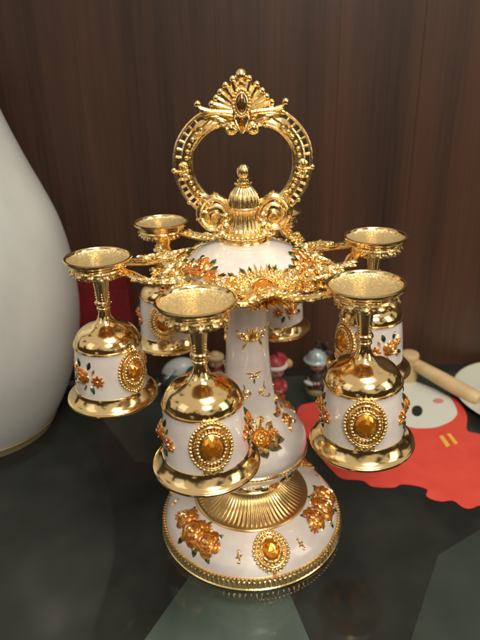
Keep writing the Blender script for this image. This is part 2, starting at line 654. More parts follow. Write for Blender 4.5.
# column: enamel from the rose band up to the hub
CB = smooth_curve([(2.86, 4.6), (3.05, 4.95), (3.25, 5.4), (3.40, 5.8), (3.44, 5.95)])
CP = smooth_curve([(3.46, 6.1), (3.56, 6.4), (3.57, 6.75), (3.45, 7.2), (3.1, 7.75), (2.6, 8.25), (2.1, 8.7), (1.78, 9.2), (1.58, 9.9), (1.45, 10.8),
                   (1.35, 11.8), (1.28, 12.8), (1.22, 14.0), (1.17, 15.2), (1.15, 17.0)])
mb = MB()
mb.lathe(CB + CP, 96)
column = mb.build("column", ENAMEL, STAND)
mb = MB()
mb.lathe([(3.44, 5.93), (3.56, 5.95), (3.6, 6.02), (3.56, 6.1), (3.60, 6.16), (3.54, 6.22), (3.46, 6.22)], 128)
for k in range(90):
    a = 2 * pi * k / 90
    mb.ball((3.58 * cos(a), 3.58 * sin(a), 6.08), 0.075, 5, 4)
mb.build("gold_band", RELIEF, column)

for k in range(6):                                      # roses in a ring on the rose band under the bulb
    f = wrap(CB, J0 + radians(60 * k + 14), z=5.05)
    mb = MB(f)
    mb.rose((0, 0), 0.36, 0.4 * k)
    mb.daisy((0.75, 0.12), 0.24)
    mb.mi = 1
    for du, an in ((-0.95, 2.8), (1.1, 0.2), (1.5, -0.5), (-1.2, 0.5)):
        mb.leaf((du * 0.9, 0.05), an, 0.5, 0.24, 0.1, 0.02)
    r = mb.build("rose_garland", [AMBER, RELIEF], STAND)
    mb = MB(f)
    for c, an in (((0.35, 0.25), 0.9), ((-0.35, -0.1), 3.4), ((1.0, 0.2), 0.7)):
        mb.leaf(c, an, 0.48, 0.26, 0.1, 0.02)
    mb.build("leaf", GREEN, r)


def jewel(f, gu, gv, parent, crown=True, rays=0):
    """oval jewel in a beaded gold mount"""
    mb = MB(f)
    mb.ell((0, 0, 0.0), (gu * 1.75, gv * 1.65, 0.10), None, 28, 6)
    mb.oval((0, 0), gu * 1.12, gv * 1.12, 0.075, 0.13)
    mb.beads((0, 0), gu * 1.36, gv * 1.31, 22, 0.10, 0.12, 7, 5)
    mb.oval((0, 0), gu * 1.62, gv * 1.52, 0.05, 0.10)
    mb.beads((0, 0), gu * 1.85, gv * 1.72, 30, 0.115, 0.06, 7, 5)
    if crown:
        for sg in (1, -1):
            for an, L in ((0, 0.42), (0.6, 0.34), (-0.6, 0.34), (1.1, 0.3), (-1.1, 0.3)):
                mb.leaf((0.16 * sin(an), sg * gv * 1.75), sg * pi / 2 - an, L, 0.17, 0.1, 0.03)
            mb.scroll((0.3, sg * gv * 1.83), 0, 0.14, 1.2, 0.045, 0.02)
            mb.scroll((-0.3, sg * gv * 1.83), pi, 0.14, -1.2, 0.045, 0.02)
    for k in range(rays):
        a = 2 * pi * k / rays
        mb.leaf((gu * 1.8 * cos(a), gv * 1.7 * sin(a)), a, 0.42 if k % 2 else 0.6, 0.17, 0.1, 0.02)
    m_ = mb.build("jewel_mount", RELIEF, parent)
    mb = MB(f)
    mb.gem((0, 0), gu, gv, 0.26, 0.08)
    mb.build("gem", GEM, m_, smooth=False)
    return m_


def rose_spray(f, parent, sc=1.0, name="rose_spray"):
    mb = MB(f)
    mb.rose((0, 0.02), 0.62 * sc, 0.2)
    mb.rose((-0.80 * sc, 0.20 * sc), 0.54 * sc, 0.7)
    mb.rose((0.86 * sc, -0.06 * sc), 0.58 * sc, 1.2)
    mb.daisy((-1.28 * sc, -0.06 * sc), 0.26 * sc)
    mb.daisy((0.40 * sc, 0.50 * sc), 0.24 * sc)
    mb.mi = 1
    for k in range(9):
        a = 2 * pi * k / 9 + 0.2
        mb.leaf((0.8 * sc * cos(a), 0.34 * sc * sin(a)), a, 0.42 * sc, 0.28 * sc, 0.09, 0.0)
    r = mb.build(name, [AMBER, RELIEF], parent)
    mb = MB(f)
    for c, an in (((0.25, 0.45), 1.3), ((-0.3, -0.45), -1.9), ((0.95, -0.45), -1.0), ((-1.0, 0.45), 2.3), ((0.45, -0.45), -1.5), ((1.1, 0.2), 0.9)):
        mb.leaf((c[0] * sc, c[1] * sc), an, 0.40 * sc, 0.26 * sc, 0.10, 0.01)
    mb.build("leaf", GREEN, r)
    return r


for k in range(3):                                      # on the base: jewels and rose sprays in turn, small gilt sprigs between
    jewel(wrap(FP, J0 + radians(120 * k), r=4.88), 0.55, 0.64, STAND)
    rose_spray(wrap(FP, J0 + radians(120 * k + 60), r=4.8), STAND, 1.42)
for k in range(6):
    f = wrap(FP, J0 + radians(60 * k + (22 if k % 2 == 0 else 38)), r=5.1)
    mb = MB(f)
    for j in range(4):
        mb.leaf((0, 0), j * pi / 2 + 0.5, 0.24, 0.15, 0.07, 0.0)
    mb.ball((0, 0, 0.05), 0.07)
    mb.scroll((-0.05, 0.28), 0, 0.10, 1.1, 0.035)
    mb.scroll((0.05, -0.28), pi, 0.10, 1.1, 0.035)
    mb.build("gilt_sprig", RELIEF, STAND)

for k in range(3):                                      # on the column: rose clusters low down, gilt scrolls and a palmette above
    f = wrap(CP, J0 + radians(120 * k), z=8.35)
    mb = MB(f)
    mb.rose((0.08, -0.05), 0.66, 0.1)
    mb.rose((-0.88, -0.12), 0.44, 0.6)
    mb.daisy((0.92, 0.0), 0.36)
    mb.mi = 1
    for c, an, L in (((0, 0.45), 1.2, 0.75), ((-0.35, 0.4), 2.0, 0.7), ((-0.9, 0.1), 2.8, 0.55), ((0.6, 0.3), 0.6, 0.6), ((0.3, -0.5), -0.6, 0.7),
                     ((-0.3, -0.5), -1.9, 0.6), ((0.7, -0.3), -0.4, 0.6), ((-0.8, -0.35), -2.6, 0.5), ((0, -0.55), -1.3, 0.6)):
        mb.leaf(c, an, L * 1.2, 0.58, 0.18, 0.02)
        mb.leaf((c[0] * 0.8 + 0.15, c[1] * 0.8), an + 0.55, L * 0.95, 0.42, 0.15, 0.0)
        mb.scroll((c[0] * 1.15, c[1] * 1.15), an, 0.16, 1.2, 0.05, 0.03)
    mb.daisy((-0.38, 0.95), 0.38, 6, 0, 1, 1)
    mb.daisy((0.45, 1.05), 0.28, 6, 0, 1, 1)
    r = mb.build("rose_cluster", [AMBER, RELIEF], STAND)
    f = wrap(CP, J0 + radians(120 * k + 58), z=8.6)
    mb = MB(f)
    mb.rose((0, -0.3), 0.42, 0.1)
    mb.daisy((-0.15, 0.5), 0.3)
    mb.mi = 1
    for c, an, L in (((0, 0.7), 1.5, 0.6), ((-0.3, 0.2), 2.5, 0.6), ((0.3, 0.1), 0.6, 0.6), ((0.2, -0.6), -1.0, 0.5), ((-0.2, -0.6), -2.1, 0.5), ((0.3, 0.9), 1.0, .5)):
        mb.leaf(c, an, L, 0.34, 0.13, 0.0)
    mb.build("rose_cluster", [AMBER, RELIEF], STAND)
    mb = MB(wrap(CP, J0 + radians(120 * k + 2), z=14.1))
    for an in (-1.25, -0.75, -0.3, 0, 0.3, 0.75, 1.25):
        mb.leaf((0.12 * sin(an), -0.25), pi / 2 - an, 0.95 - 0.18 * abs(an), 0.24, 0.13, 0.0)
    for sg in (1, -1):
        mb.scroll((sg * 0.58, 0.05), pi / 2 - sg * pi / 2 + 0.3, 0.24, sg * 1.3, 0.07)
        mb.leaf((sg * 0.35, -0.2), -pi / 2 + sg * 0.45, 0.65, 0.18, 0.1)
        mb.leaf((sg * 0.68, 0.1), pi / 2 - sg * 0.7, 0.42, 0.18, 0.1)
    mb.ball((0, -0.16, 0.08), 0.10)
    mb.build("gilt_palmette", RELIEF, STAND)
    mb = MB(wrap(CP, J0 + radians(120 * k + 2), z=11.6))
    for sg in (1, -1):
        mb.leaf((0, 0.25), pi / 2 - sg * 1.35, 0.5, 0.15, 0.09)
        mb.scroll((sg * 0.15, 0.12), 0 if sg > 0 else pi, 0.12, -sg * 1.1, 0.04)
        mb.scroll((sg * 0.42, -0.95), pi / 2, 0.2, sg * 1.4, 0.05)
        mb.tube(smooth_curve([(sg * 0.62, -0.35, 0.02), (sg * 0.55, -0.6, 0.03), (sg * 0.62, -0.85, 0.03), (sg * 0.42, -1.15, 0.03), (sg * 0.85, -1.45, 0.02)]), 0.035, 5)
        mb.leaf((sg * 0.8, -1.2), -pi / 2 + sg * 0.6, 0.4, 0.14, 0.07)
    mb.ball((0, 0.22, 0.06), 0.10)
    mb.leaf((0, 0.0), -pi / 2, 0.4, 0.16, 0.09)
    mb.build("gilt_scrollwork", RELIEF, STAND)

# dome and hub
DP = smooth_curve([(3.55, 17.95), (3.35, 18.3), (2.9, 18.72), (2.3, 19.05), (1.7, 19.28), (1.0, 19.42)])
mb = MB()
mb.lathe(DP + [(0.0, 19.44)], 96)
mb.build("dome", ENAMEL, STAND)
HP = smooth_curve([(5.2, 17.6), (4.7, 17.68), (4.2, 17.85), (3.7, 18.1), (3.3, 18.42), (2.9, 18.76), (2.3, 19.08)])
mb = MB()
mb.lathe([(1.15, 16.3), (1.3, 16.35), (1.5, 16.65), (2.3, 17.0), (3.3, 17.35), (4.1, 17.55), (4.3, 17.62), (4.25, 17.74), (3.9, 17.98), (3.6, 18.16), (3.5, 18.1), (3.3, 17.9)], 120,
         lambda a, i: 1 + (0.03 * cos(24 * a) if 5 <= i <= 8 else 0))
for k in range(72):                                      # rope edge where dome and hub meet
    a = 2 * pi * k / 72
    rr = 3.32 + 0.1 * cos(12 * a)
    mb.ell((rr * cos(a), rr * sin(a), 18.40 - 0.08 * cos(12 * a)), (0.11, 0.17, 0.1), Matrix.Rotation(a + 0.5, 3, 'Z'), 6, 4)
hub = mb.build("hub", RELIEF, STAND)
for k in range(6):                                       # lace-like leafwork over the hub
    ph = J0 + radians(60 * k)
    rnd = random.Random(k)
    mb = MB(wrap(HP, ph, r=3.75))
    for j in range(16):
        a = pi * (1.08 + 0.84 * j / 15)
        L = (1.35 if j % 2 else 1.0)
        mb.leaf((0.62 * cos(a), 0.55 * sin(a)), a, L, 0.22, 0.15, 0.0, 0.03)
    for sg in (1, -1):
        for (u, v, r0, a0, tn) in ((1.05, 0.05, 0.26, 0.3, 1.3), (1.5, -0.45, 0.26, 2.0, 1.3), (1.75, 0.15, 0.22, 4.0, 1.2), (1.25, -0.95, 0.24, 1.0, 1.3), (1.9, -0.85, 0.2, 0.2, 1.2),
                                  (0.9, -1.2, 0.2, 3.0, 1.2), (0.6, -1.5, 0.16, 1.0, 1.1)):
            mb.scroll((sg * u, v), a0 if sg > 0 else pi - a0, r0, sg * tn, 0.06, 0.06)
        for j in range(22):
            u, v = rnd.uniform(0.75, 2.05), rnd.uniform(-1.35, 0.42)
            mb.leaf((sg * u, v), rnd.uniform(-pi, pi), rnd.uniform(0.25, 0.5), 0.17, 0.14, rnd.uniform(0.02, 0.12), 0.05)
        for j in range(12):
            mb.ball((sg * rnd.uniform(0.7, 2.0), rnd.uniform(-1.3, 0.4), 0.1), rnd.uniform(0.05, 0.09), 5, 4)
        for j, (u, v, an) in enumerate(((0.95, 0.42, 1.0), (1.35, 0.45, 1.4), (1.75, 0.4, 1.9))):
            mb.leaf((sg * u, v), an if sg > 0 else pi - an, 0.42, 0.2, 0.1)
    mb.build("leaf_lace", RELIEF, hub)
    f = wrap(HP, ph, r=3.62)
    if k % 2 == 0:
        jewel(wrap(HP, ph, r=3.72), 0.58, 0.50, STAND, crown=False, rays=22)
    else:
        mb = MB(f)
        mb.rose((0, 0.70), 0.66, 0.3, 0.06)
        mb.rose((-0.95, 0.45), 0.42, 0.9, 0.06)
        mb.daisy((0.95, 0.42), 0.40, 8, 0.06)
        mb.rose((0.1, -0.6), 0.36, 0.1, 0.08)
        r = mb.build("rose_cluster", [AMBER, RELIEF], STAND)
    mb = MB(f)
    gl_ = (((0.80, 0.62), 0.75, 0.55), ((-0.80, 0.62), pi - 0.75, 0.55), ((0.55, 1.0 if k % 2 else 0.7), 1.1, 0.45), ((-0.5, 1.05 if k % 2 else 0.7), 1.9, 0.4), ((-1.40, 0.50), pi - 0.4, 0.5), ((1.45, 0.46), 0.35, 0.45))
    for (c, an, L) in gl_:
        mb.leaf(c, an, L, 0.19, 0.13, 0.10)
    mb.build("leaf", GREEN, STAND)
    mb = MB(f)
    for (c, an, L) in gl_:
        for da in (-0.35, 0.35):
            mb.leaf((c[0] - 0.05 * cos(an), c[1] - 0.05 * sin(an)), an + da, L * 0.95, 0.15, 0.12, 0.03)
    mb.build("gilt_leaf", RELIEF, STAND)

# six arms, each a looped fork that ends in a leafy ring under a goblet's foot
ARMS = [(-105.9, 7.73), (-48.4, 8.01), (11.05, 7.51), (75.1, 7.81), (132.1, 7.91), (188.7, 7.81)]
RING_Z = 18.52


def arm(az, R):
    a = radians(az)
    ca, sa = cos(a), sin(a)
    mb = MB(lambda p, q, z: (p * ca - q * sa, p * sa + q * ca, z))
    d = R - 7.8
    for sg in (1, -1):
        rail = smooth_curve([(3.5, sg * 1.85, 18.05), (4.2, sg * 2.15, 18.08), (4.9, sg * 2.1, 18.14), (5.55 + d * .5, sg * 1.8, 18.18), (6.1 + d, sg * 1.35, 18.32), (6.6 + d, sg * 0.9, 18.45)], 7)
        mb.tube(rail, [0.115 + 0.03 * sin(pi * i / (len(rail) - 1)) for i in range(len(rail))], 8)
        inner = smooth_curve([(4.15, sg * 0.45, 17.95), (4.4, sg * 1.05, 18.0), (4.85, sg * 1.38, 18.06), (5.4 + d * .5, sg * 1.22, 18.1), (5.9 + d, sg * 0.8, 18.27), (6.5 + d, sg * 0.45, 18.42)], 6)
        mb.tube(inner, 0.10, 7)
        nw = 24
        A_ = [Vector(rail[round(q * (len(rail) - 1) / nw)]) for q in range(nw + 1)]
        B2 = [Vector(inner[round(q * (len(inner) - 1) / nw)]) for q in range(nw + 1)]
        web = []
        for p, q in zip(A_, B2):
            web += [(p.x, p.y, p.z + 0.07), (q.x, q.y, q.z + 0.04), (q.x, q.y, q.z - 0.07), (p.x, p.y, p.z - 0.08)]
        mb.add(web, [(4 * i + k, 4 * i + (k + 1) % 4, 4 * i + 4 + (k + 1) % 4, 4 * i + 4 + k) for i in range(nw) for k in range(4)])
        for i in range(2, nw - 1, 2):
            c = A_[i].lerp(B2[i], 0.5) + Vector((0, 0, 0.07))
            d_ = (A_[i] - B2[i])
            mb.ell(c, (max(0.1, d_.length * 0.40), 0.07, 0.06), Matrix.Rotation(atan2(d_.y, d_.x) + sg * 0.7, 3, 'Z'), 8, 5)
        mb.fn, keep = (lambda u, v, w: keep(u, v, 18.08 + w)), mb.fn
        mb.scroll((4.45, sg * 0.95), 0.4 * sg, 0.28, sg * 1.3, 0.06, 0.05)
        mb.scroll((5.95 + d, sg * 1.55), 2.4 * sg, 0.22, -sg * 1.2, 0.06, 0.1)
        mb.scroll((6.65 + d, sg * 1.32), 2.0 * sg, 0.22, sg * 1.2, 0.06, 0.38)
        rnd = random.Random(int(az * 10) + sg)
        for j in range(26):
            q = rail[int(len(rail) * 0.62 * j / 26)]
            e_ = rnd.uniform(-0.28, 0.30)
            mb.leaf((q[0], q[1] + sg * e_), rnd.uniform(-0.9, 0.9) * sg + (0.0 if rnd.random() < 0.6 else pi), rnd.uniform(0.3, 0.52), 0.19, 0.13, q[2] - 18.08 + 0.08, 0.03)
        for j in range(4):
            q = rail[4 + 5 * j]
            mb.scroll((q[0], q[1] + sg * 0.2), 0.8 * j, 0.2, sg * 1.2, 0.05, q[2] - 18.08 + 0.1)
        for j in range(5):
            mb.leaf((3.95 + 0.1 * j, sg * (0.2 + 0.28 * j)), sg * (0.2 + 0.2 * j), 0.5, 0.2, 0.12, 0.05)
        mb.fn = keep
    cx, n = R, 48
    mb.tube([(cx + 1.30 * cos(2 * pi * k / n), 1.30 * sin(2 * pi * k / n), RING_Z) for k in range(n)], 0.15, 8, True)
    mb.tube([(cx + 1.18 * cos(2 * pi * k / n), 1.18 * sin(2 * pi * k / n), RING_Z - 0.34) for k in range(n)], 0.11, 8, True)
    for k in range(20):                                  # leaf frill and beads round the ring
        t = 2 * pi * k / 20
        M = Matrix.Rotation(t, 3, 'Z') @ Matrix.Rotation(1.2, 3, 'Y')
        mb.ell((cx + 1.29 * cos(t), 1.29 * sin(t), RING_Z - 0.17), (0.25, 0.20, 0.07), M, 8, 5)
        t += pi / 20
        mb.ball((cx + 1.42 * cos(t), 1.42 * sin(t), RING_Z + 0.04), 0.05, 6, 4)
        mb.ball((cx + 1.22 * cos(t), 1.22 * sin(t), RING_Z - 0.40), 0.05, 6, 4)
    for k in range(7):                                   # larger acanthus tips on the outer half
        t = radians(-78 + 26 * k)
        M = Matrix.Rotation(t, 3, 'Z') @ Matrix.Rotation(0.55, 3, 'Y')
        mb.ell((cx + 1.40 * cos(t), 1.40 * sin(t), RING_Z - 0.04), (0.22, 0.20, 0.09), M, 8, 5)
    mb.build("arm", RELIEF, STAND)


for az, R in ARMS:
    arm(az, R)

# finial post
mb = MB()
post = [(0.0, 19.35), (1.16, 19.35), (1.2, 19.46), (1.16, 19.56), (1.05, 19.6), (1.05, 19.66), (1.1, 19.72), (1.1, 19.88), (0.98, 19.96), (0.86, 20.02)]
mb.lathe(post, 96)
mb.lathe(smooth_curve([(0.86, 20.02), (0.76, 20.2), (0.66, 20.6), (0.66, 20.95), (0.74, 21.15)], 4), 180, lambda a, i: 1 + 0.045 * cos(20 * a))
mb.lathe([(0.72, 21.15), (0.82, 21.18), (0.84, 21.26), (0.8, 21.32)], 64)
mb.lathe(smooth_curve([(0.78, 21.32), (0.76, 21.7), (0.66, 22.0), (0.46, 22.25), (0.34, 22.33)], 4), 180, lambda a, i: 1 + 0.05 * cos(20 * a))
mb.lathe([(0.34, 22.33), (0.4, 22.4), (0.4, 22.5), (0.3, 22.56), (0.22, 22.62)], 48)
mb.lathe([(0.34, 22.55), (0.36, 22.62), (0.34, 22.7), (0.2, 22.76)], 48)
mb.lathe(smooth_curve([(0.18, 22.72), (0.28, 22.86), (0.32, 23.05), (0.28, 23.25), (0.16, 23.4), (0.0, 23.44)], 4), 96, lambda a, i: 1 + 0.06 * cos(8 * a))
for k in range(26):
    a = 2 * pi * k / 26
    mb.ball((1.12 * cos(a), 1.12 * sin(a), 19.80), 0.12, 7, 5)
for k in range(14):
    a = 2 * pi * k / 14
    mb.ball((0.4 * cos(a), 0.4 * sin(a), 22.45), 0.08, 6, 4)
mb.build("finial", RELIEF, STAND)

# ring handle (in the x-z plane)
mb = MB(lambda x, z, y: (x, -y, z))                     # ornament plane: u = x, v = z, w towards the viewer
CENTRE = smooth_curve([(-0.55, 25.55), (-1.1, 25.72), (-1.75, 25.55), (-2.4, 25.08), (-2.88, 24.4), (-3.05, 23.6), (-2.98, 22.8), (-2.66, 22.1), (-2.2, 21.55), (-1.75, 21.25)], 7)
for sg in (1, -1):
    C2 = [(sg * -x, z) for x, z in CENTRE]
    N2 = []
    for i in range(len(C2)):
        a, c = Vector(C2[max(i - 1, 0)]), Vector(C2[min(i + 1, len(C2) - 1)])
        t = (c - a).normalized()
        N2.append(Vector((-t.y, t.x)) * sg)            # outward
    outer, inner, mid = [], [], []
    for i, (p, n_) in enumerate(zip(C2, N2)):
        t = i / (len(C2) - 1)
        hw = 0.42 if 0.1 < t < 0.95 else 0.34
        p = Vector(p)
        o_, i_ = p + n_ * hw, p - n_ * hw
        outer.append((o_.x, o_.y, 0))
        inner.append((i_.x, i_.y, 0))
        mid.append(((p + n_ * 0.04).x, (p + n_ * 0.04).y, 0))
    mb.tube(outer, 0.10, 8)
    mb.tube(inner, 0.13, 8)
    mb.tube(mid, 0.085, 6)
    # solid relief web on the inner half of the band
    web = []
    for (o_, i_) in zip(mid, inner):
        web += [(o_[0], o_[1], 0.08), (i_[0], i_[1], 0.10), (i_[0], i_[1], -0.10), (o_[0], o_[1], -0.08)]
    mb.add(web, [(4 * i + k, 4 * i + (k + 1) % 4, 4 * i + 4 + (k + 1) % 4, 4 * i + 4 + k) for i in range(len(mid) - 1) for k in range(4)])
    for i in range(1, len(C2) - 1):                      # ladder rungs leave the perforations between
        t = i / (len(C2) - 1)
        if 0.24 < t < 0.96:
            if abs(t - 0.56) > 0.035 and i % 3 == 0:
                mb.tube([outer[i], mid[i]], 0.085, 6)
                for w_ in (0.11, -0.11):
                    mb.ball((inner[i][0] * .5 + mid[i][0] * .5, inner[i][1] * .5 + mid[i][1] * .5, w_), 0.13, 7, 5)
    # acanthus sweeping down from the crest over the top of the ring
    for j, (x, z, an, L, W) in enumerate(((0.5, 25.45, 0.30, 1.1, 0.46), (0.75, 25.75, 0.02, 1.3, 0.46), (1.05, 25.5, -0.25, 1.2, 0.46), (1.5, 25.65, -0.48, 1.15, 0.44), (1.8, 25.32, -0.75, 1.0, 0.4), (0.9, 25.9, -0.12, 1.2, .36))):
        for w in (1, -1):
            mb.fn, keep = (lambda u, v, q, w=w: (u, -q * w, v)), mb.fn
            mb.leaf((sg * x, z), an if sg > 0 else pi - an, L, W, 0.2, 0.06)
            mb.fn = keep
    # clasp halfway down
    x0, z0 = sg * 3.0, 23.15
    for dz, r0, tn in ((0.22, 0.24, 1.2), (-0.22, 0.24, -1.2)):
        mb.scroll((x0 + sg * 0.0, z0 + dz), pi / 2 if dz < 0 else -pi / 2, r0, sg * tn, 0.10, 0.08)
    mb.ball((sg * 3.52, 23.2, 0), 0.16, 8, 6)
    mb.leaf((sg * 2.75, z0), 0 if sg > 0 else pi, 0.8, 0.3, 0.2, 0.06)
    mb.ball((sg * 2.85, 21.55, 0), 0.14, 8, 6)
mb.build("handle", RELIEF, STAND)

for sg in (1, -1):                                       # volutes that carry the ring on the post
    mb = MB(lambda x, z, y: (sg * x, -y, z))
    sp = smooth_curve([(0.62, 20.95), (0.95, 21.45), (1.5, 21.78), (2.05, 21.58), (2.34, 21.05), (2.22, 20.5), (1.85, 20.15), (1.42, 20.2), (1.24, 20.525), (1.42, 20.95), (1.72, 20.88), (1.72, 20.525)], 6)
    mb.tube([(x, z, 0) for x, z in sp], [0.25 - 0.11 * i / len(sp) for i in range(len(sp))], 9)
    mb.tube([(x * 0.97 + 0.02, z, 0.18) for x, z in sp[:50]], 0.06, 5)
    sp = smooth_curve([(0.8, 20.75), (1.05, 21.15), (1.45, 21.38), (1.85, 21.28)], 5)
    mb.tube([(x, z, 0.05) for x, z in sp], 0.11, 6)
    for w in (1, -1):
        mb.fn, keep = (lambda u, v, q, w=w: (sg * u, -q * w, v)), mb.fn
        mb.scroll((1.05, 20.15), 1.0, 0.36, -1.6, 0.11, 0.05)
        mb.scroll((0.95, 20.75), 3.2, 0.25, 1.3, 0.09, 0.08)
        mb.scroll((1.45, 19.95), 2.2, 0.26, 1.3, 0.09, 0.05)
        for (x, z, an, L) in ((1.7, 21.7, 0.5, 0.75), (2.1, 21.3, 0.9, 0.6), (1.2, 21.6, 0.9, 0.6), (2.2, 20.8, -0.5, 0.4), (0.75, 20.1, -1.2, 0.5)):
            mb.leaf((x, z), an, L, 0.3, 0.16, 0.08)
        mb.fn = keep
    mb.ell((1.72, 20.85, 0), (0.5, 0.6, 0.06), None, 16, 5)
    mb.ell((0.95, 20.45, 0), (0.42, 0.7, 0.10), None, 16, 5)
    mb.ball((1.3, 19.75, 0), 0.2, 8, 6)
    mb.tube([(1.3, 19.75, 0), (1.25, 19.35, 0)], 0.16, 8)
    mb.build("volute", RELIEF, STAND)

# shell crest
crest = MB(lambda u, v, q: (u, -q, v))
O = (0.0, 25.95)
shell = [(1.42 * cos(radians(a)) * (1 if 20 < a < 160 else 0.9), 25.95 + 1.42 * sin(radians(a))) for a in range(8, 173, 4)] + [(-0.6, 25.6), (0, 25.2), (0.6, 25.6)]
crest.prism(shell, -0.06, 0.06)
for w in (1, -1):
    crest.fn = lambda u, v, q, w=w: (u, -q * w, v)
    for an, L in ((15, 1.52), (-15, 1.52), (32, 1.42), (-32, 1.42), (48, 1.36), (-48, 1.36), (62, 1.38), (-62, 1.38), (75, 1.5), (-75, 1.5)):
        t = radians(90 - an)
        crest.leaf((O[0] + 0.25 * cos(t), O[1] + 0.25 * sin(t)), t, L - 0.15, 0.66, 0.24, 0.02)
        crest.tube([(O[0] + q * cos(t), O[1] + q * sin(t), 0.20 - 0.05 * q) for q in (0.5, 0.8, 1.1, L - 0.1)], [0.06, 0.11, 0.15, 0.15], 7)
        crest.ball((O[0] + L * cos(t), O[1] + L * sin(t), 0.06), 0.18, 8, 6)
    for sg in (1, -1):
        for (x, z, an, L, W) in ((0.25, 25.75, 0.10, 1.3, 0.3), (0.35, 25.6, -0.25, 0.9, 0.3), (0.2, 25.5, -0.9, 0.55, 0.26)):
            crest.leaf((sg * x, z), an if sg > 0 else pi - an, L, W, 0.2, 0.08)
        crest.scroll((sg * 0.52, 25.22), pi / 2, 0.34, sg * -1.4, 0.13, 0.08)
        crest.leaf((sg * 0.5, 25.35), 0.35 if sg > 0 else pi - 0.35, 1.0, 0.42, 0.22, 0.06)
        crest.leaf((sg * 0.15, 25.35), -0.95 if sg > 0 else pi + 0.95, 0.6, 0.34, 0.2, 0.1)
        crest.tube(smooth_curve([(sg * 0.2, 25.9, 0.16), (sg * 0.34, 25.6, 0.18), (sg * 0.22, 25.25, 0.16), (0, 24.95, 0.12)]), 0.075, 6)
    crest.leaf((0, 25.7), -pi / 2, 0.85, 0.3, 0.24, 0.06)
    crest.beads((0, 26.33), 0.39, 0.62, 24, 0.085, 0.28, 7, 5)
    crest.ell((0, 26.33, 0.16), (0.46, 0.70, 0.16), None, 24, 6)
    crest.oval((0, 26.33), 0.27, 0.47, 0.045, 0.32)
crest.fn = lambda u, v, q: (u, -q, v)
for sg in (1, -1):                                       # flaring horns
    hp = smooth_curve([(sg * 0.45, 25.9, 0.05), (sg * 1.0, 25.95, 0.06), (sg * 1.6, 26.0, 0.06), (sg * 2.0, 26.12, 0.05), (sg * 2.14, 26.3, 0.04)], 5)
    crest.tube(hp, [0.17 - 0.03 * i / len(hp) for i in range(len(hp))], 8)
    crest.ball((sg * 2.14, 26.34, 0.04), 0.19, 8, 6)
crest.ball((0, 27.58, 0), 0.31, 14, 10)
crest.ell((0, 27.25, 0), (0.2, 0.3, 0.2), None, 10, 6)
cr = crest.build("crest", RELIEF, STAND)
mb = MB(lambda u, v, q: (u, -q, v))
mb.ell((0, 26.33, 0.30), (0.25, 0.45, 0.16), None, 18, 8)
mb.build("gem", DARKGEM, cr)

# ------------------------------------------------------------------ the goblets (mouth down, foot up)
MED = smooth_curve([(2.10, 0.45), (2.04, 0.85), (2.0, 1.4), (1.96, 2.1), (1.89, 2.8), (1.80, 3.45), (1.72, 3.85)])
BANDP = smooth_curve([(2.04, 0.80), (2.01, 1.4), (1.96, 2.1), (1.89, 2.8), (1.81, 3.46)])


